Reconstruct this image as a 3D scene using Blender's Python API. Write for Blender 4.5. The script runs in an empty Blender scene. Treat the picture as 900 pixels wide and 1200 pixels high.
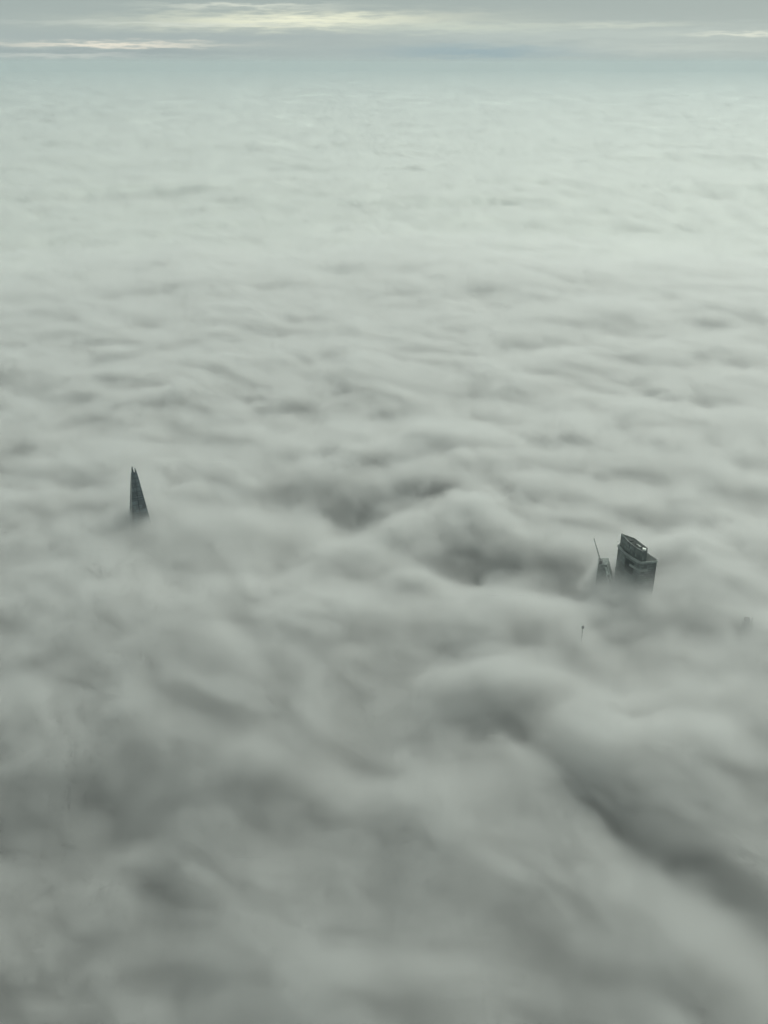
import bpy, bmesh, math, random
import numpy as np
from mathutils import Vector

random.seed(4)
scene = bpy.context.scene
COL = scene.collection
R = math.radians

# ------------------------------------------------------------------ camera
CAM_Z = 950.0
PITCH = R(25.6)           # the lens looks down on the fog by this much
FOC = 1100.0 / 1200.0     # focal length as a share of the picture's long side
cam_d = bpy.data.cameras.new('camera')
cam = bpy.data.objects.new('camera', cam_d)
COL.objects.link(cam)
cam.location = (0, 0, CAM_Z)
cam.rotation_euler = (math.pi / 2 - PITCH, 0, 0)
cam_d.sensor_fit = 'VERTICAL'
cam_d.sensor_height = 36.0
cam_d.lens = 36.0 * FOC
cam_d.clip_start = 1.0
cam_d.clip_end = 400000.0
scene.camera = cam


def spot(px, py, z):
    """Where the sight line through a spot of the photograph meets the height z."""
    u, v = (px - 450) / 1100.0, (600 - py) / 1100.0
    dy = math.cos(PITCH) + v * math.sin(PITCH)
    dz = -math.sin(PITCH) + v * math.cos(PITCH)
    t = (z - CAM_Z) / dz
    return Vector((u * t, dy * t, z))


# ------------------------------------------------------------------ noise
_rng = np.random.RandomState(11)
_perm = _rng.permutation(1024)
_perm = np.concatenate([_perm, _perm])
_ga = _rng.rand(1024) * 2 * np.pi
_gx, _gy = np.cos(_ga), np.sin(_ga)


def perlin(x, y, seed=0):
    x = x + seed * 37.31
    y = y - seed * 19.77
    xi = np.floor(x).astype(np.int64)
    yi = np.floor(y).astype(np.int64)
    xf, yf = x - xi, y - yi
    u = xf * xf * xf * (xf * (xf * 6 - 15) + 10)
    v = yf * yf * yf * (yf * (yf * 6 - 15) + 10)

    def g(ix, iy, dx, dy):
        h = _perm[(_perm[ix & 1023] + iy) & 1023]
        return _gx[h] * dx + _gy[h] * dy
    a = g(xi, yi, xf, yf)
    b = g(xi + 1, yi, xf - 1, yf)
    c = g(xi, yi + 1, xf, yf - 1)
    d = g(xi + 1, yi + 1, xf - 1, yf - 1)
    return 1.5 * ((a * (1 - u) + b * u) * (1 - v) + (c * (1 - u) + d * u) * v)


def fbm(x, y, s, seed, octaves=4, gain=.5):
    t, a = 0, 1.0
    for k in range(octaves):
        t = t + a * perlin(x / s, y / s, seed + k)
        s *= .47
        a *= gain
    return t


def billow(x, y, s, seed, eps=.12):
    n = perlin(x / s, y / s, seed)
    return np.sqrt(n * n + eps * eps) - .33


# ------------------------------------------------------------------ shape of the fog's top
# lumps and furrows seen in the photograph: (px, py, half width in m, half depth in m, turn in degrees, height in m)
LUMPS = [
    (515, 515, 150, 95, 0, 50), (610, 500, 110, 80, 10, 20),
    (500, 598, 90, 60, 0, 36), (610, 610, 95, 60, 0, 20),
    (600, 712, 120, 55, -5, 26),
    (250, 600, 95, 80, 0, 44), (120, 545, 90, 70, 0, 26),
    (430, 428, 45, 45, 0, 26), (590, 785, 62, 45, 0, 40), (540, 800, 50, 40, 0, 16),
    (850, 865, 175, 95, 8, 34), (668, 862, 60, 48, -20, 30), (740, 890, 95, 55, -20, 16),
    (860, 690, 90, 60, 0, 30), (850, 640, 110, 60, 0, 26),
    (110, 700, 150, 80, 0, 22), (380, 710, 100, 80, 0, 26), (320, 690, 60, 50, 0, 12),
    (470, 430, 150, 80, 0, 12), (640, 410, 200, 100, 0, 18), (800, 400, 220, 120, 0, 16),
    (560, 960, 120, 60, -30, 14), (740, 1060, 100, 60, -30, 16), (340, 860, 90, 70, -35, 18),
    (180, 840, 120, 70, 0, 10), (450, 1130, 130, 60, 0, 10),
    (350, 186, 300, 90, 0, 60),
]
HOLLOWS = [
    (545, 692, 80, 40, 0, 70), (645, 706, 95, 36, 0, 56), (400, 610, 60, 60, 35, 30),
    (330, 585, 35, 60, 0, 30), (720, 700, 70, 40, 0, 24), (590, 585, 120, 22, 0, 10),
    (40, 1060, 210, 150, 0, 80), (10, 1210, 190, 80, 0, 60), (200, 690, 60, 40, 0, 14), (880, 735, 60, 34, 0, 26), (760, 470, 140, 60, -25, 22),  # first two deepened on purpose, to darken the lower left corner
    (380, 1000, 110, 90, 0, 14), (440, 860, 70, 90, 0, 16), (480, 640, 50, 40, 0, 10),
    (360, 395, 120, 50, 20, 14), (150, 400, 240, 90, 0, 16), (60, 480, 160, 60, 0, 14),
]
FURROWS = [   # polylines in picture spots, half width in m, depth in m
    ([(600, 915), (660, 965), (730, 1015), (805, 1065), (880, 1120), (960, 1180)], 24, 42),
    ([(270, 755), (310, 795), (370, 850), (450, 930)], 22, 9),
    ([(430, 640), (480, 620), (520, 650), (570, 680), (640, 692), (690, 692)], 20, 24),
    ([(390, 600), (440, 575), (520, 572), (600, 560), (680, 548)], 20, 18),
    ([(180, 565), (230, 545), (300, 570), (345, 620), (330, 700)], 22, 16),
    ([(700, 440), (760, 480), (820, 540)], 40, 16),
]
MEAN = 205.0
# how high the fog stands round each tower: px, py, height, radius in m
PINS = [(748, 684, 224, 66), (703, 672, 232, 28), (163, 612, 239, 120), (682, 742, 218, 40), (877, 738, 237, 75)]


def macro(x, y):
    h = np.zeros_like(x)
    for sign, items in ((1, LUMPS), (-1, HOLLOWS)):
        for px, py, wx, wy, turn, amp in items:
            c = spot(px, py, MEAN + sign * amp * .6 - (12 if sign < 0 else 0))
            a = R(turn)
            dx, dy = x - c.x, y - c.y
            u = (dx * math.cos(a) + dy * math.sin(a)) / wx
            v = (-dx * math.sin(a) + dy * math.cos(a)) / wy
            q = u * u + v * v
            h += sign * amp * np.exp(-.55 * q ** 1.35)
    for pts, w, depth in FURROWS:
        w3 = [spot(px, py, MEAN - 52 - .4 * depth) for px, py in pts]
        best = np.full_like(x, 1e9)
        for a, b in zip(w3, w3[1:]):
            ex, ey = b.x - a.x, b.y - a.y
            t = np.clip(((x - a.x) * ex + (y - a.y) * ey) / (ex * ex + ey * ey), 0, 1)
            d = np.hypot(x - a.x - t * ex, y - a.y - t * ey)
            best = np.minimum(best, d)
        h -= depth * np.exp(-(best / w) ** 1.6 * .7)
    return h


def top_height(x, y, fine=True):
    r = np.hypot(x, y)
    # slow warp so that lumps are not on a lattice
    wx = x + 90 * fbm(x, y, 420, 50, 3) + 24 * fbm(x, y, 110, 51, 2)
    wy = y + 90 * fbm(x, y, 420, 60, 3) + 24 * fbm(x, y, 110, 61, 2)
    near = np.exp(-(r / 3200) ** 3)
    h = macro(x + 16 * fbm(x, y, 130, 52, 3), y + 16 * fbm(x, y, 130, 62, 3)) * near
    # long swells of the deck, drawn out across the wind
    far = np.clip((r - 1500) / 4000, 0, 1)
    m_ = h; h = np.zeros_like(x)
    patch = np.clip(.75 + 1.1 * fbm(x * .6, y, 2600, 90, 3), .12, 1.9)      # rough banks and smooth stretches
    patch = 1 + (patch - 1) * np.clip((r - 900) / 2500, 0, 1)
    h += (10 + 45 * far) * fbm(wx * .5, wy * 1.1, 1700, 1, 4)
    h += (14 + 30 * far) * billow(wx * (.8 - .35 * far), wy, 560, 5) * 1.4 * patch
    h += 26 * billow(wx, wy, 330, 9) * (1 - .2 * near) * (1 - .3 * far) * patch
    h += 7 * billow(wx, wy, 125, 13) * (1 - .5 * far) * patch
    h += 6 * fbm(wx, wy, 90, 17, 2) * (1 - .6 * far)
    if fine:
        f = np.exp(-(r / 6000) ** 2)
        h += f * 4 * billow(wx, wy, 52, 21)
        h += f * 1.5 * billow(x, y, 24, 25)
        h += 0
    calm = np.clip((r - 450) / 700, .45, 1)
    h = m_ * .75 + h * (1 - .35 * near) * calm
    for px, py, target, rad in PINS:
        c = spot(px, py, 215)
        k = np.exp(-(((x - c.x) ** 2 + (y - c.y) ** 2) / rad ** 2) ** 1.1)
        h = h * (1 - k) + (target - MEAN) * k
    return MEAN + h


def polar_grid(dense, dr, rmax=90000.0, rmin=40.0):
    """Rings and spokes around the spot under the camera, fine towards the view, coarse behind."""
    half = R(38)
    n = int(2 * half / dense)
    th = list(np.linspace(-half, half, n))
    side = np.linspace(half, 2 * math.pi - half, 150)[1:-1]
    th = np.array(th + list(side))
    r, rs = rmin, []
    while r < rmax:
        rs.append(r)
        r += max(dr * r if r > 450 else .02 * r, min(.022 * r, r * r / (745 * 1100.) * 400 * dr))
    rs.append(rmax)
    T, Q = np.meshgrid(th, np.array(rs))
    return Q * np.sin(T), Q * np.cos(T)


def mesh_from_grid(name, X, Y, Z, m, smooth=True, bottom=None):
    nr, nt = X.shape
    V = np.stack([X, Y, Z], -1).reshape(-1, 3)
    i = np.arange(nr - 1)[:, None] * nt
    j = np.arange(nt)[None, :]
    jn = (j + 1) % nt
    F = np.stack([i + j, i + nt + j, i + nt + jn, i + jn], -1).reshape(-1, 4)[:, ::-1]
    quads = [F]
    tris = []
    nv = len(V)
    extra = [[X[0].mean(), Y[0].mean(), Z[0].mean()]]
    c = nv
    jj = np.arange(nt)
    tris.append(np.stack([np.full(nt, c), (jj + 1) % nt, jj], -1))
    if bottom is not None:      # close the body: rim and underside
        low = np.stack([X[-1], Y[-1], np.full(nt, bottom)], -1)
        b0 = nv + 1
        extra = np.concatenate([np.array(extra), low, [[0, 0, bottom]]])
        o = (nr - 1) * nt
        quads.append(np.stack([o + jj, b0 + jj, b0 + (jj + 1) % nt, o + (jj + 1) % nt], -1)[:, ::-1])
        tris.append(np.stack([np.full(nt, b0 + nt), b0 + jj, b0 + (jj + 1) % nt], -1))
    V = np.concatenate([V, np.array(extra)])
    Q = np.concatenate(quads)
    Tn = np.concatenate(tris)
    me = bpy.data.meshes.new(name)
    me.vertices.add(len(V))
    me.vertices.foreach_set('co', V.astype(np.float32).ravel())
    loops = np.concatenate([Q.ravel(), Tn.ravel()]).astype(np.int32)
    me.loops.add(len(loops))
    me.loops.foreach_set('vertex_index', loops)
    me.polygons.add(len(Q) + len(Tn))
    starts = np.concatenate([np.arange(len(Q)) * 4, len(Q) * 4 + np.arange(len(Tn)) * 3]).astype(np.int32)
    me.polygons.foreach_set('loop_start', starts)
    me.polygons.foreach_set('use_smooth', np.full(len(starts), smooth))
    me.update(calc_edges=True)
    me.validate()
    me.materials.append(m)
    o = bpy.data.objects.new(name, me)
    COL.objects.link(o)
    return o


# ------------------------------------------------------------------ materials
def material(name):
    m = bpy.data.materials.new(name)
    m.use_nodes = True
    return m, m.node_tree.nodes, m.node_tree.links


def cloud_core():
    m, n, l = material('cloud_core')
    b = n['Principled BSDF']
    b.inputs['Base Color'].default_value = (.73, .75, .72, 1)
    b.inputs['Roughness'].default_value = 1
    b.inputs['Specular IOR Level'].default_value = 0
    return m


def vapour(name, density, color=(.985, .99, .985, 1), aniso=.55):
    m, n, l = material(name)
    n.remove(n['Principled BSDF'])
    v = n.new('ShaderNodeVolumePrincipled')
    v.inputs['Color'].default_value = color
    v.inputs['Density'].default_value = density
    v.inputs['Anisotropy'].default_value = aniso
    l.new(v.outputs[0], n['Material Output'].inputs['Volume'])
    return m


# ------------------------------------------------------------------ fog body, mist over it
def describe(o, label=None, cat=None, group=None, kind=None):
    if label: o['label'] = label
    if cat: o['category'] = cat
    if group: o['group'] = group
    if kind: o['kind'] = kind
    return o


CORE_DROP, NEAR_DROP = 34.0, 38.0      # the dense core lies deeper under the near vapour
NEAR_R, FAR_R = 2900.0, 5000.0       # the ring over which the near vapour hands over to the far mist
BIG_A, CELL_A, VAP_D, VEIL = 82.0, 22.0, .06, .036
X, Y = polar_grid(.0022, .0042)
TOP = top_height(X, Y)
darken_c = spot(30, 1090, 190)  # core is sunk round here so the lower left renders darker
darken_k = np.exp(-((X - darken_c.x) ** 2 / 320 ** 2 + (Y - darken_c.y) ** 2 / 300 ** 2)) * 1.6 + .45 * np.exp(-(np.hypot(X, Y) / 800) ** 4)  # extra core depth that darkens the lower left and the nearest fog
Z = TOP - CORE_DROP - NEAR_DROP * (1 - np.clip((np.hypot(X, Y) - NEAR_R) / (FAR_R - NEAR_R), 0, 1)) - 60 * np.clip(darken_k, 0, 1.5)
clouds = mesh_from_grid('clouds', X, Y, Z, cloud_core())
at_ = clouds.data.attributes.new('fog_top', 'FLOAT', 'POINT')
at_.data.foreach_set('value', np.append(TOP.ravel(), TOP[0].mean()).astype(np.float32))
describe(clouds, 'soft white sea of fog with rolling lumps filling the view', 'fog', kind='stuff')

MIST = [  # lift above the core, roughening of the lift, density
    (16, .5, .030), (30, .5, .014), (46, .5, .006),
]
Xs, Ys = polar_grid(.006, .010)
Zs0 = top_height(Xs, Ys, True) - CORE_DROP
away = np.clip((np.hypot(Xs, Ys) - NEAR_R) / (FAR_R - NEAR_R), 0, 1)
for k, (lift, rough, dens) in enumerate(MIST):
    f = 1 + rough * (1.2 * fbm(Xs, Ys, 150, 70 + k * 7, 4, .6))
    Zk = Zs0 + 2 + (lift + 12) * np.clip(f, .15, 3) * away - 12 - (NEAR_DROP + 6) * (1 - away)
    o = mesh_from_grid('mist', Xs, Ys, Zk, vapour('mist_%d' % k, dens, (.955, .965, .955, 1)), bottom=4.0 + k)
    describe(o, 'thin mist lying over the far sea of fog', 'mist', 'thin mist over the fog', 'stuff')

# near the camera the vapour is a true volume: billows and wisps over the same fog top
BOXES = [((-1150.0, 250.0, 62.0), (1150.0, 2250.0, 325.0), 6.5, 5.0), ((-2350.0, 2250.0, 85.0), (2350.0, 5000.0, 325.0), 12.0, 7.0)]
ng = bpy.data.node_groups.new('vapour_field', 'GeometryNodeTree')
ng.interface.new_socket('Geometry', in_out='INPUT', socket_type='NodeSocketGeometry')
ng.interface.new_socket('Geometry', in_out='OUTPUT', socket_type='NodeSocketGeometry')
GN, GL = ng.nodes, ng.links


def gnode(t, ins=None, **kw):
    x = GN.new(t)
    for k, v in kw.items(): setattr(x, k, v)
    for k, v in (ins or {}).items():
        if isinstance(v, bpy.types.NodeSocket): GL.new(v, x.inputs[k])
        else: x.inputs[k].default_value = v
    return x


def gm_(op, a, b=0.0, c=0.0):
    return gnode('ShaderNodeMath', {0: a, 1: b, 2: c}, operation=op).outputs[0]


def gv_(op, a, b=(0, 0, 0), s=None):
    ins = {0: a, 1: b}
    if s is not None: ins = {0: a, 3: s}
    return gnode('ShaderNodeVectorMath', ins, operation=op).outputs[0]


pos = gnode('GeometryNodeInputPosition').outputs[0]
sp_ = gnode('ShaderNodeSeparateXYZ', {0: pos})
src = gnode('ShaderNodeCombineXYZ', {0: sp_.outputs[0], 1: sp_.outputs[1], 2: 900.0}).outputs[0]
oi = gnode('GeometryNodeObjectInfo', {'Object': clouds}, transform_space='RELATIVE')
ft = gnode('GeometryNodeInputNamedAttribute', {'Name': 'fog_top'}, data_type='FLOAT').outputs[0]
rc = gnode('GeometryNodeRaycast', {'Target Geometry': oi.outputs['Geometry'], 'Attribute': ft, 'Source Position': src, 'Ray Direction': (0, 0, -1), 'Ray Length': 2000.0}, data_type='FLOAT')
rad = gnode('ShaderNodeVectorMath', {0: gnode('ShaderNodeCombineXYZ', {0: sp_.outputs[0], 1: sp_.outputs[1]}).outputs[0]}, operation='LENGTH').outputs['Value']
depth = gm_('SUBTRACT', [x for x in rc.outputs if x.name == 'Attribute' and x.enabled][0], sp_.outputs[2])
calm = gnode('ShaderNodeMapRange', {0: rad, 1: 450.0, 2: 1150.0, 3: .4, 4: 1.0}).outputs[0]      # calmer, more diffuse fog close by



def gnoise(p, size, detail, rough, off=0.0, dist=0.0, squash=1.0):
    q = gv_('MULTIPLY', p, (1 / size, 1 / size, squash / size))
    q = gv_('ADD', q, (off, off * .7, off * 1.3))
    return gnode('ShaderNodeTexNoise', {'Vector': q, 'Scale': 1.0, 'Detail': detail, 'Roughness': rough, 'Distortion': dist})


wv = gnoise(pos, 160, 3.0, .55, 3.1).outputs['Color']
warped = gv_('ADD', pos, gv_('SCALE', gv_('SUBTRACT', wv, (.5, .5, .5)), s=110.0))
big = gm_('SUBTRACT', gnoise(warped, 205, 7.0, .62, 7.7).outputs[0], .5)
vor = gnode('ShaderNodeTexVoronoi', {'Vector': gv_('MULTIPLY', warped, (1 / 125, 1 / 125, 1 / 100)), 'Scale': 1.0, 'Smoothness': .5, 'Detail': 1.0, 'Roughness': .35, 'Lacunarity': 2.1}, feature='SMOOTH_F1')
cell = gm_('SUBTRACT', .42, vor.outputs['Distance'])
thin = gnoise(warped, 330, 2.0, .5, 15.2).outputs[0]          # where the edge is crisp, where it frays
rough_ = gnode('ShaderNodeMapRange', {0: gnoise(pos, 620, 2.0, .5, 33.0).outputs[0], 1: .4, 2: .72, 3: .1, 4: 1.5}).outputs[0]
d2 = gm_('ADD', depth, gm_('ADD', gm_('MULTIPLY', big, gm_('MULTIPLY', gm_('MULTIPLY', gm_('ADD', gm_('MULTIPLY', rough_, .35), .65), calm), BIG_A)), gm_('MULTIPLY', cell, gm_('MULTIPLY', gm_('MULTIPLY', rough_, calm), CELL_A))))
width = gnode('ShaderNodeMapRange', {0: thin, 1: .35, 2: .65, 3: 10.0, 4: 52.0}).outputs[0]
e = gm_('DIVIDE', gm_('ADD', d2, 12.0), gm_('DIVIDE', width, calm))
e = gnode('ShaderNodeMapRange', {0: e, 1: 0.0, 2: 1.0, 3: 0.0, 4: 1.0}, interpolation_type='SMOOTHSTEP').outputs[0]
fade = gnode('ShaderNodeMapRange', {0: rad, 1: NEAR_R, 2: FAR_R - 60, 3: 1.0, 4: 0.0}).outputs[0]
turned = gnode('ShaderNodeVectorRotate', {'Vector': warped, 'Angle': R(28)}, rotation_type='Z_AXIS').outputs[0]
wisp = gnoise(gv_('MULTIPLY', turned, (.45, 1.0, 1.0)), 62, 4.0, .6, 21.0).outputs[0]
wisp = gnode('ShaderNodeMapRange', {0: wisp, 1: .3, 2: .7, 3: .25, 4: 1.75}).outputs[0]
veil = gnoise(gv_('MULTIPLY', turned, (.4, 1.0, .9)), 95, 6.0, .66, 41.0, .8).outputs[0]
veil = gnode('ShaderNodeMapRange', {0: veil, 1: .48, 2: .64, 3: 0.0, 4: 1.0}).outputs[0]
over = gnode('ShaderNodeMapRange', {0: gm_('ADD', depth, gm_('MULTIPLY', big, 60.0)), 1: -42.0, 2: -4.0, 3: 0.0, 4: 1.0}, interpolation_type='SMOOTHSTEP').outputs[0]
veil = gm_('MULTIPLY', gm_('MULTIPLY', veil, over), VEIL)
dens = gm_('MULTIPLY', gm_('ADD', gm_('MULTIPLY', gm_('MULTIPLY', e, wisp), VAP_D), veil), fade)
vm = vapour('near_vapour', 1.0)
vc = gnode('GeometryNodeVolumeCube', {'Density': dens})
sm = gnode('GeometryNodeSetMaterial', {'Geometry': vc.outputs[0], 'Material': vm})
go = gnode('NodeGroupOutput', {0: sm.outputs[0]})
for k, (lo, hi, vx, vz) in enumerate(BOXES):
    if k:
        ng = ng.copy()
        vc = [x for x in ng.nodes if x.bl_idname == 'GeometryNodeVolumeCube'][0]
    vc.inputs['Min'].default_value = lo; vc.inputs['Max'].default_value = hi
    for axis, v_, i in (('X', vx, 0), ('Y', vx, 1), ('Z', vz, 2)):
        vc.inputs['Resolution ' + axis].default_value = int((hi[i] - lo[i]) / v_)
    vme = bpy.data.meshes.new('mist')
    vol = bpy.data.objects.new('mist', vme); COL.objects.link(vol)
    vme.materials.append(vm)
    md = vol.modifiers.new('vapour', 'NODES'); md.node_group = ng
    md.show_viewport = False
    describe(vol, 'billows and wisps of mist on the near sea of fog', None, 'thin mist over the fog', 'stuff')

# ------------------------------------------------------------------ ground
gm, n, l = material('ground')
n['Principled BSDF'].inputs['Base Color'].default_value = (.08, .08, .078, 1)
bm = bmesh.new()
bmesh.ops.create_circle(bm, cap_ends=True, segments=64, radius=95000)
me = bpy.data.meshes.new('ground'); bm.to_mesh(me); bm.free()
me.materials.append(gm)
g = bpy.data.objects.new('ground', me); COL.objects.link(g)
describe(g, kind='structure')

# ------------------------------------------------------------------ air
hz = bmesh.new()
bmesh.ops.create_cube(hz, size=1)
me = bpy.data.meshes.new('haze'); hz.to_mesh(me); hz.free()
haze = bpy.data.objects.new('haze', me); COL.objects.link(haze)
haze.scale = (200000, 200000, 1001 + 3)
haze.location = (0, 0, 1001 / 2 - 1)
me.materials.append(vapour('haze', 1 / 30000.0, (.66, .74, .77, 1), .2))
describe(haze, 'pale grey air that veils the far fog', 'haze', kind='stuff')

# ------------------------------------------------------------------ the towers that stand out of the fog
def surface(name, color, rough=.5, spec=.4, floor=0.0, bay=0.0, line=(.03, .035, .035), patch=.35):
    """Painted metal or glass skin; floor / bay are the spacings of storey lines and mullions in metres."""
    m, n, l = material(name)
    b = n['Principled BSDF']
    b.inputs['Roughness'].default_value = rough
    b.inputs['Specular IOR Level'].default_value = spec
    t = n.new('ShaderNodeTexCoord')
    nz = n.new('ShaderNodeTexNoise'); nz.inputs['Scale'].default_value = .09; nz.inputs['Detail'].default_value = 5
    l.new(t.outputs['Object'], nz.inputs['Vector'])
    hsv = n.new('ShaderNodeHueSaturation'); hsv.inputs['Color'].default_value = (*color, 1)
    mr = n.new('ShaderNodeMapRange'); mr.inputs[1].default_value = .3; mr.inputs[2].default_value = .7
    mr.inputs[3].default_value = 1 - patch; mr.inputs[4].default_value = 1 + patch
    l.new(nz.outputs[0], mr.inputs[0]); l.new(mr.outputs[0], hsv.inputs['Value'])
    c = hsv.outputs[0]
    if floor:
        s = n.new('ShaderNodeSeparateXYZ'); l.new(t.outputs['Object'], s.inputs[0])
        # each pane a little lighter or darker than the next
        sn = n.new('ShaderNodeVectorMath'); sn.operation = 'SNAP'; l.new(t.outputs['Object'], sn.inputs[0])
        sn.inputs[1].default_value = (bay or 3, bay or 3, floor)
        wn = n.new('ShaderNodeTexWhiteNoise'); l.new(sn.outputs[0], wn.inputs[0])
        mr2 = n.new('ShaderNodeMapRange'); mr2.inputs[3].default_value = .6; mr2.inputs[4].default_value = 1.4
        l.new(wn.outputs[0], mr2.inputs[0])
        h2 = n.new('ShaderNodeHueSaturation'); l.new(c, h2.inputs['Color']); l.new(mr2.outputs[0], h2.inputs['Value'])
        fr = n.new('ShaderNodeMath'); fr.operation = 'FRACT'
        dv = n.new('ShaderNodeMath'); dv.operation = 'DIVIDE'; l.new(s.outputs[2], dv.inputs[0]); dv.inputs[1].default_value = floor
        l.new(dv.outputs[0], fr.inputs[0])
        lt = n.new('ShaderNodeMath'); lt.operation = 'LESS_THAN'; l.new(fr.outputs[0], lt.inputs[0]); lt.inputs[1].default_value = .22
        mx = n.new('ShaderNodeMix'); mx.data_type = 'RGBA'; l.new(lt.outputs[0], mx.inputs[0]); l.new(h2.outputs[0], mx.inputs[6])
        mx.inputs[7].default_value = (*line, 1)
        c = mx.outputs[2]
    l.new(c, b.inputs['Base Color'])
    return m


GLASS = surface('tower_glass', (.115, .14, .135), .45, .35, 4.0, 3.0, (.06, .07, .07))
GLASS2 = surface('crown_glass', (.10, .12, .115), .5, .3, 7.0, 3.0, (.085, .10, .095))
LEDGE = surface('pale_metal', (.21, .24, .23), .5)
PALE = surface('pale_frame', (.55, .60, .57), .5)
DARK = surface('dark_louvre', (.03, .036, .036), .6, .2, 3.0, 6.0, (.06, .07, .07))
ROOF = surface('roof_membrane', (.07, .08, .075), .8, .1)
WHITE = surface('white_metal', (.75, .78, .74), .45)
SHARD = surface('spire_glass', (.085, .11, .12), .35, .4, 8.0, 5.0, (.06, .075, .085))
SHARD_D = surface('spire_core', (.03, .04, .045), .5, .3, 8.0, 3.0, (.02, .025, .03))
STEEL = surface('steel', (.07, .08, .08), .5)


def empty(name, loc, **kw):
    o = bpy.data.objects.new(name, None); COL.objects.link(o)
    o.location = loc; o.empty_display_size = 5
    describe(o, **kw)
    return o


def part(name, bm, m, parent, smooth=False):
    bmesh.ops.recalc_face_normals(bm, faces=bm.faces[:])
    me = bpy.data.meshes.new(name); bm.to_mesh(me); bm.free()
    me.materials.append(m)
    o = bpy.data.objects.new(name, me); COL.objects.link(o)
    o.parent = parent
    if parent is not None:
        base = Vector((0, 0, 0)); p = parent
        while p is not None: base += p.location; p = p.parent
        me.transform(__import__('mathutils').Matrix.Translation(-base))
    return o


def loft(bm, rings, cap=True):
    """Skin through rings of 3D points (all of one length)."""
    vs = [[bm.verts.new(p) for p in r] for r in rings]
    k = len(rings[0])
    for a, b in zip(vs, vs[1:]):
        for i in range(k):
            bm.faces.new((a[i], a[(i + 1) % k], b[(i + 1) % k], b[i]))
    if cap:
        bm.faces.new(vs[0][::-1]); bm.faces.new(vs[-1])


def prism(bm, poly, z0, z1):
    loft(bm, [[(x, y, z0) for x, y in poly], [(x, y, z1) for x, y in poly]])


def offset(poly, d):
    """Grow a convex-ish plan outwards by d."""
    n = len(poly); out = []
    area = sum(poly[i][0] * poly[(i + 1) % n][1] - poly[(i + 1) % n][0] * poly[i][1] for i in range(n))
    s = 1 if area > 0 else -1
    for i in range(n):
        p, q, r = Vector(poly[i - 1]), Vector(poly[i]), Vector(poly[(i + 1) % n])
        e1, e2 = (q - p).normalized(), (r - q).normalized()
        n1, n2 = Vector((e1.y, -e1.x)) * s, Vector((e2.y, -e2.x)) * s
        m = (n1 + n2).normalized()
        out.append(tuple(q + m * d / max(.5, m.dot(n1))))
    return out


def bar(bm, a, b, ra, rb=None, sides=6):
    a, b = Vector(a), Vector(b)
    rb = ra if rb is None else rb
    d = (b - a).normalized()
    u = d.orthogonal().normalized(); v = d.cross(u)
    ring = lambda c, r: [c + (u * math.cos(t) + v * math.sin(t)) * r for t in [2 * math.pi * k / sides for k in range(sides)]]
    loft(bm, [ring(a, ra), ring(b, rb)])


def box_on(bm, poly_line, off0, off1, z0, z1):
    """A strip that follows an open run of plan points, between two offsets to its right."""
    def sh(d):
        pts = []
        for i, p in enumerate(poly_line):
            a = Vector(poly_line[max(i - 1, 0)]); b = Vector(poly_line[min(i + 1, len(poly_line) - 1)])
            e = (b - a).normalized(); pts.append(Vector(p) + Vector((e.y, -e.x)) * d)
        return pts
    i, o = sh(off0), sh(off1)
    rings = [[(a.x, a.y, z0), (b.x, b.y, z0), (b.x, b.y, z1), (a.x, a.y, z1)] for a, b in zip(i, o)]
    loft(bm, rings)


# ---- broad stepped tower
ZR, ZB = 278.0, 258.0
crown = [(374.9, 1323.0), (379.9, 1300.1), (386.4, 1284.3), (395.7, 1268.3), (403.3, 1269.8), (405.5, 1276), (392.9, 1307.1)]
body = [(372.8, 1324), (377.8, 1299), (384.8, 1282.6), (395.0, 1266.0), (420.0, 1269.5), (421.8, 1275), (411, 1298), (398, 1325), (384, 1334)]
front = body[0:4]
T = empty('office_tower', (396, 1296, 0), label='broad dark glass tower with a stepped roof and pale ledges, right of the slanting mast', cat='tower')
bm = bmesh.new(); prism(bm, body, 0, ZB); wall = part('wall', bm, GLASS, T)
bm = bmesh.new(); prism(bm, offset(crown, -.6), ZB, ZR - 4.2); part('crown', bm, GLASS2, T)
# the crown's screen: a shell open at the top, round the sunken roof
bm = bmesh.new()
o_, i_ = crown, offset(crown, -1.4)
tops = [ZR + .6, ZR - 1.0, ZR - 2.2, ZR - 2.6, ZR - 2.2, ZR - 1.2, ZR + .2]
loft(bm, [[(x, y, ZB + .3) for x, y in o_], [(x, y, z) for (x, y), z in zip(o_, tops)],
          [(x, y, z) for (x, y), z in zip(i_, tops)], [(x, y, ZR - 6) for x, y in i_]], cap=False)
part('roof_screen', bm, GLASS2, T)
bm = bmesh.new()
ri = offset(crown, -1.6)
loft(bm, [[(x, y, z - 1.5) for (x, y), z in zip(ri, tops)], [(x, y, z - 1.0) for (x, y), z in zip(ri, tops)]]); roof = part('roof', bm, ROOF, T)
for (x, y, a, b, h) in ((386, 1303, 2.6, 4, 3.0), (391, 1294, 2.4, 3.2, 2.2), (398.5, 1283, 2.0, 2.6, 2.4)):
    bm = bmesh.new()
    prism(bm, [(x - a, y - b), (x + a, y - b), (x + a * .9, y + b), (x - a * .9, y + b)], ZR - 3.0, ZR - 3.0 + h * .8)
    part('plant_room', bm, DARK, roof)
bm = bmesh.new()
prism(bm, [(396.5, 1273), (401.2, 1271.8), (402.6, 1275.5), (398, 1279)], ZR - 3.4, ZR - 1.0)
bar(bm, (392, 1291, ZR - 2), (397, 1282, ZR - 2), .8); bar(bm, (397, 1282, ZR - 2), (393, 1284, ZR - 1.6), .6)
part('white_plant', bm, WHITE, roof)
bm = bmesh.new(); prism(bm, offset(body, -1.2), ZB + .004, ZB + .35); part('terrace', bm, ROOF, T)
bm = bmesh.new()
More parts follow.
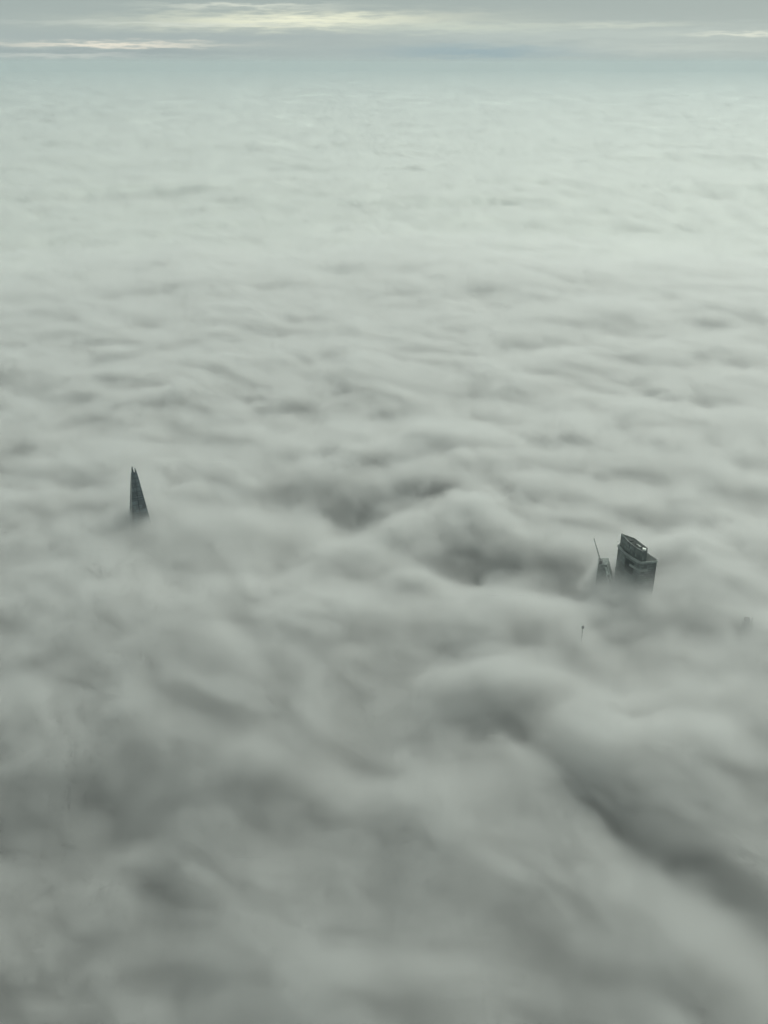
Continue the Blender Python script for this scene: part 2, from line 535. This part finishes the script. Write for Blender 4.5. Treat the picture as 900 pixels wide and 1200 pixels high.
box_on(bm, front, .05, 1.5, ZB - 3.2, ZB + .9)
box_on(bm, [body[3], body[4], body[5]], .05, 1.1, ZB - 2.2, ZB + .8)
part('ledge', bm, LEDGE, T)
f1, f2, f3 = Vector(front[1]), Vector(front[2]), Vector(front[3])
run = [tuple(f1.lerp(f2, .8)), tuple(f2.lerp(f3, .45)), tuple(f3), tuple(f3.lerp(Vector(body[4]), .45))]
bm = bmesh.new(); box_on(bm, run, .05, .9, ZB - 17, ZB - 13); part('ledge', bm, LEDGE, T)
bm = bmesh.new(); box_on(bm, [front[0], front[1], tuple(f1.lerp(f2, .85))], .05, 1.2, ZB - 45, ZB - 41.5); part('ledge', bm, LEDGE, T)
bm = bmesh.new(); box_on(bm, [tuple(f1.lerp(f2, .2)), tuple(f1.lerp(f2, .9)), tuple(f2.lerp(f3, .3))], .02, .5, ZB - 30, ZB - 8)
part('louvre_panel', bm, DARK, T)
bm = bmesh.new()
for k in range(9):                               # upright fins on the right hand wall
    p = Vector(body[3]).lerp(Vector(body[4]), .1 + .1 * k)
    bar(bm, (p.x, p.y - .3, 60), (p.x, p.y - .3, ZB - 3), .28, sides=4)
part('fins', bm, STEEL, T)

# ---- slim wedge tower with the slanting mast
W = empty('wedge_tower', (352, 1300, 0), label='slim wedge tower with a bright framed slanting edge and dark strip window', cat='tower')
ZW = 236.0


def we(z):          # its right hand edge leans out as it goes down
    t = (ZW - z) / 40.0
    return Vector((352.5 + 12.5 * t, 1298 - 7 * t, z))


def ring(z):
    r = we(z)
    return [(339.5 - (ZW - z) * .03, 1306, z), (r.x, r.y, z), (r.x + 6, r.y + 22, z), (345, 1330, z)]


bm = bmesh.new()
top = ring(ZW); top[0] = (341, 1307, ZW - 4.5); top[3] = (346, 1328, ZW - 5)
loft(bm, [ring(0), ring(120), ring(200), ring(ZW - 6), top]); part('wall', bm, surface('wedge_glass', (.16, .185, .175), .5, .35, 4.0, 3.0, (.12, .14, .135)), W)
bm = bmesh.new()
prism(bm, [(341.2, 1308), (345.2, 1306.2), (348, 1312), (344, 1314)], ZW - 5, ZW + 1.5); part('plant_room', bm, STEEL, W)


def edge_pts(z, s, out):     # s metres in from the leaning edge, along the front
    r = we(z); l_ = Vector((339.5 - (ZW - z) * .03, 1306, z)); d = (l_ - r).normalized()
    nrm = Vector((d.y, -d.x, 0)).normalized()
    if nrm.y > 0: nrm = -nrm
    return r + d * s + nrm * out


def edge_bar(bm, z0, z1, s0, s1, o0, o1):
    a = []
    for z in (z0, z1):
        a.append([edge_pts(z, s0, o0), edge_pts(z, s0, o1), edge_pts(z, s1, o1), edge_pts(z, s1, o0)])
    loft(bm, a)


bm = bmesh.new()
edge_bar(bm, 199, ZW - 1, -.3, .8, .02, 1.1)
edge_bar(bm, 199, 219, 5.2, 6.6, .02, 1.1)
edge_bar(bm, 219.05, ZW - 5, 2.2, 5.6, .02, .9)
edge_bar(bm, 197.4, 198.95, -.3, 6.6, .02, 1.1)
fr = part('edge_frame', bm, PALE, W)
bm = bmesh.new(); edge_bar(bm, 199.1, 218.9, .9, 5.1, .02, .6); part('strip_window', bm, SHARD_D, W)
tip = spot(696.2, 631.5, 276)
foot = Vector((343.6, 1309.5, ZW + .5))
bm = bmesh.new()
d = (tip - foot)
side = d.cross(Vector((0, 1, 0))).normalized(); back = d.cross(side).normalized()
for sx, sy in ((1, 0), (-.5, .87), (-.5, -.87)):
    off = side * sx + back * sy
    bar(bm, foot + off * .9, tip + off * .22, .36, .24, 5)
for k in range(22):
    a, b = foot + d * (k / 22), foot + d * ((k + 1) / 22)
    ra, rb = .9 - .68 * k / 22, .9 - .68 * (k + 1) / 22
    o1 = (side, -.5 * side + .87 * back, -.5 * side - .87 * back)[k % 3]; o2 = (side, -.5 * side + .87 * back, -.5 * side - .87 * back)[(k + 1) % 3]
    bar(bm, a + o1 * ra, b + o2 * rb, .12, .12, 4)
part('mast', bm, STEEL, W)
bm = bmesh.new(); u = d.normalized(); bar(bm, tip - u * .8, tip + u * .8, .75, .6, 8); part('mast_head', bm, STEEL, W)

# ---- glass spire
SP = spot(156.0, 546.5, 310)
S = empty('spire_tower', (SP.x, SP.y, 0), label='pointed dark glass spire with a split tip, alone in the fog on the left', cat='tower')
ang = R(24)


def rot(x, y, z): return (SP.x + x * math.cos(ang) - y * math.sin(ang), SP.y + x * math.sin(ang) + y * math.cos(ang), z)


def half(z): return 3.2 + (310 - z) * .122


bm = bmesh.new()
rings = []
for z in (0, 120, 240, 290, 297):
    h = half(z) * (.86 if z < 290 else .7 if z < 297 else .25)
    rings.append([rot(-h, -h, z), rot(h, -h, z), rot(h, h, z), rot(-h, h, z)])
loft(bm, rings); part('core', bm, SHARD_D, S)
# glass sheets lean inwards and pass each other at the corners; each ends at its own height
SHEETS = [(0, 311, -1.0, -.08, -.7), (0, 307.5, .06, 1.04, .3), (1, 299, -1, .9, 0), (2, 301, -1, .92, 1.6), (3, 309, .1, 1.0, .6), (3, 298, -.97, -.05, -.4)]
for side_i, zt, s0, s1, lean in SHEETS:
    bm = bmesh.new()
    rr = []
    for z in (0, 150, 270, zt - 13, zt):
        h = half(z)
        a, b = s0 * h, s1 * h
        if z == zt:
            mid = (a + b) / 2 + lean; a, b = mid - .55, mid + .55
        quad = [(a, -h), (b, -h), (b, -h + .9), (a, -h + .9)]
        q = []
        for x, y in quad:
            for _ in range(side_i): x, y = -y, x
            q.append(rot(x, y, z))
        rr.append(q)
    loft(bm, rr); part('glass_sheet', bm, SHARD, S)
bm = bmesh.new()
for z in (252,):
    h = half(z) * 1.0 + .12
    loft(bm, [[rot(-h, -h, z), rot(h, -h, z), rot(h, h, z), rot(-h, h, z)], [rot(-h + .14, -h + .14, z + 1.4), rot(h - .14, -h + .14, z + 1.4), rot(h - .14, h - .14, z + 1.4), rot(-h + .14, h - .14, z + 1.4)]])
part('plant_floor', bm, SHARD_D, S)

# ---- tiny mast tip and the faint roof at the right edge
p = spot(683, 734.5, 224)
Mo = empty('roof_mast', (p.x, p.y, 0), label='tiny dark mast tip poking from the fog below the wedge tower', cat='mast')
bm = bmesh.new(); bar(bm, (p.x - .6, p.y, 0), (p.x, p.y, 222), 1.1, .55, 8); part('pole', bm, STEEL, Mo)
bm = bmesh.new(); prism(bm, [(p.x - 1.5, p.y - 1.3), (p.x + 1.7, p.y - 1.3), (p.x + 1.3, p.y + 1.3), (p.x - 1.3, p.y + 1.2)], 221.5, 225); part('lamp_box', bm, STEEL, Mo)
p = spot(877, 725, 218)
Fa = empty('distant_tower', (p.x, p.y, 0), label='faint tower top almost lost in the fog near the right edge', cat='tower')
pl = [(p.x - 8, p.y - 4), (p.x + 7, p.y - 6), (p.x + 9, p.y + 8), (p.x - 5, p.y + 10)]
bm = bmesh.new(); prism(bm, pl, 0, 210); part('wall', bm, GLASS, Fa)
bm = bmesh.new(); prism(bm, [(x * .55 + p.x * .45 - 1.5, y * .55 + p.y * .45) for x, y in pl], 210.01, 218); part('plant_room', bm, DARK, Fa)
bm = bmesh.new(); bar(bm, (p.x + 5, p.y - 2, 210), (p.x + 5, p.y - 2, 221), .9, .6, 6); part('flue', bm, STEEL, Fa)


# ------------------------------------------------------------------ sky and sun
SUN_EL, SUN_AZ = 42.0, 36.0     # azimuth clockwise from the view direction (+Y)
w = bpy.data.worlds.new('World')
scene.world = w
w.use_nodes = True
w.cycles.sampling_method = 'MANUAL'
w.cycles.sample_map_resolution = 256
N, L = w.node_tree.nodes, w.node_tree.links
N.clear()


def nd(t, **kw):
    x = N.new(t)
    for k, v in kw.items(): setattr(x, k, v)
    return x


def mth(op, a, b=None, c=None):
    x = nd('ShaderNodeMath', operation=op)
    for i, s in enumerate((a, b, c)):
        if s is None: continue
        if isinstance(s, (int, float)): x.inputs[i].default_value = s
        else: L.new(s, x.inputs[i])
    return x.outputs[0]


def mixc(f, a, b):
    x = nd('ShaderNodeMix', data_type='RGBA')
    for i, s in ((0, f), (6, a), (7, b)):
        if isinstance(s, (int, float)): x.inputs[i].default_value = s
        elif isinstance(s, tuple): x.inputs[i].default_value = (*s, 1)
        else: L.new(s, x.inputs[i])
    return x.outputs[2]


tc = nd('ShaderNodeTexCoord')
sep = nd('ShaderNodeSeparateXYZ'); L.new(tc.outputs['Generated'], sep.inputs[0])
az = mth('ARCTAN2', sep.outputs[0], sep.outputs[1])
el = mth('ARCSINE', sep.outputs[2])
azd = mth('MULTIPLY', az, 180 / math.pi)
eld = mth('MULTIPLY', el, 180 / math.pi)
sky = nd('ShaderNodeTexSky', sky_type='NISHITA')
sky.sun_disc = False
sky.sun_elevation = R(SUN_EL); sky.sun_rotation = R(SUN_AZ)
sky.altitude = 950; sky.dust_density = 2.0


def band(a0, e0, wa, we, tilt=0.0, seed=0, rag=.25):
    """A streak of broken cloud round the azimuth a0 and elevation e0 (degrees)."""
    cmb = nd('ShaderNodeCombineXYZ')
    L.new(mth('MULTIPLY', azd, .55), cmb.inputs[0]); L.new(mth('MULTIPLY', eld, 5.0), cmb.inputs[1])
    cmb.inputs[2].default_value = seed * 3.7
    nz = nd('ShaderNodeTexNoise'); L.new(cmb.outputs[0], nz.inputs['Vector'])
    nz.inputs['Scale'].default_value = 1.0; nz.inputs['Detail'].default_value = 6; nz.inputs['Roughness'].default_value = .6
    wob = mth('MULTIPLY', mth('SUBTRACT', nz.outputs[0], .5), rag * 2)
    da = mth('SUBTRACT', azd, a0)
    de = mth('SUBTRACT', mth('ADD', mth('SUBTRACT', eld, e0), wob), mth('MULTIPLY', da, tilt))
    q = mth('ADD', mth('POWER', mth('ABSOLUTE', mth('DIVIDE', da, wa)), 2.0), mth('POWER', mth('ABSOLUTE', mth('DIVIDE', de, we)), 2.0))
    return mth('POWER', 2.718, mth('MULTIPLY', q, -1.0))


def px_az(px): return math.degrees(math.atan((px - 450) / 1220.0))
def px_el(py): return (72 - py) / 1220.0 * 57.3


K = 1.0
# overcast: paler low down, greyer higher
ramp = nd('ShaderNodeMapRange'); L.new(eld, ramp.inputs[0])
ramp.inputs[1].default_value = 0.0; ramp.inputs[2].default_value = 4.0
base = mixc(ramp.outputs[0], (.42, .50, .49), (.345, .405, .385))
col = base
STREAKS = [  # px, py, half width px, half height px, tilt, colour, strength
    (560, 61, 115, 8, 0, (.27, .40, .46), .9),
    (120, 62, 200, 5, 0, (.30, .37, .39), .7), (330, 46, 300, 6, 0, (.36, .43, .44), .7),
    (820, 75, 160, 2.0, 0, (.30, .37, .38), .8), (600, 82, 400, 5, 0, (.44, .53, .53), .6),
    (700, 44, 260, 10, 0, (.50, .58, .55), .7), (780, 58, 120, 5, 0, (.55, .62, .58), .6),
    (350, 29, 160, 7.5, .01, (.88, .90, .70), 1.0), (290, 14, 90, 2.5, 0, (.72, .76, .66), .8),
    (130, 54, 110, 2.6, 0, (.86, .82, .70), 1.0), (70, 65, 80, 1.8, 0, (.62, .66, .62), .8),
    (230, 33, 170, 2.2, 0, (.66, .71, .64), .6), (540, 36, 120, 5, 0, (.60, .67, .58), .7),
    (720, 34, 80, 2.5, 0, (.60, .66, .58), .7), (870, 44, 60, 2.2, 0, (.74, .78, .68), .9),
]
for k, (px, py, wa, we, tilt, c, s) in enumerate(STREAKS):
    f = band(px_az(px), px_el(py), wa / 21.3, we / 21.3, tilt, k + 1, .32 + we * .03)
    col = mixc(mth('MULTIPLY', f, s), col, c)
# the high cloud is a little brighter round the hidden sun
sd = Vector((math.sin(R(SUN_AZ)) * math.cos(R(SUN_EL)), math.cos(R(SUN_AZ)) * math.cos(R(SUN_EL)), math.sin(R(SUN_EL))))
dt = nd('ShaderNodeVectorMath', operation='DOT_PRODUCT'); L.new(tc.outputs['Generated'], dt.inputs[0]); dt.inputs[1].default_value = sd
glow = mth('POWER', mth('MAXIMUM', dt.outputs['Value'], 0.0), 3.0)
high = nd('ShaderNodeMapRange'); L.new(eld, high.inputs[0]); high.inputs[1].default_value = 5; high.inputs[2].default_value = 25
lit = mixc(mth('MULTIPLY', mth('MULTIPLY', glow, high.outputs[0]), .9), col, (.95, .97, .86))
lit = mixc(mth('MULTIPLY', high.outputs[0], .45), lit, (.60, .66, .60))
bg1 = nd('ShaderNodeBackground'); L.new(lit, bg1.inputs[0]); bg1.inputs[1].default_value = 1.0
bg2 = nd('ShaderNodeBackground'); L.new(sky.outputs[0], bg2.inputs[0]); bg2.inputs[1].default_value = .05
mx = nd('ShaderNodeMixShader'); mx.inputs[0].default_value = .12
L.new(bg1.outputs[0], mx.inputs[1]); L.new(bg2.outputs[0], mx.inputs[2])
out = nd('ShaderNodeOutputWorld'); L.new(mx.outputs[0], out.inputs[0])

sun_d = bpy.data.lights.new('sun', 'SUN')
sun_d.energy = 1.9
sun_d.angle = R(25)
sun_d.color = (.96, 1, .90)
sun = bpy.data.objects.new('sun', sun_d); COL.objects.link(sun)
sun.rotation_euler = sd.to_track_quat('Z', 'Y').to_euler()
sun.location = (0, 0, 3000)

scene.view_settings.view_transform = 'Standard'
scene.view_settings.look = 'None'
scene.view_settings.exposure = 0.07
scene.view_settings.gamma = 1.0
scene.render.engine = 'CYCLES'
c = scene.cycles
c.max_bounces = 10
c.diffuse_bounces = 4
c.volume_bounces = 4
c.transparent_max_bounces = 32
c.use_denoising = True
c.volume_step_rate = 1.2
c.volume_max_steps = 512
c.adaptive_threshold = .04
c.adaptive_min_samples = 32
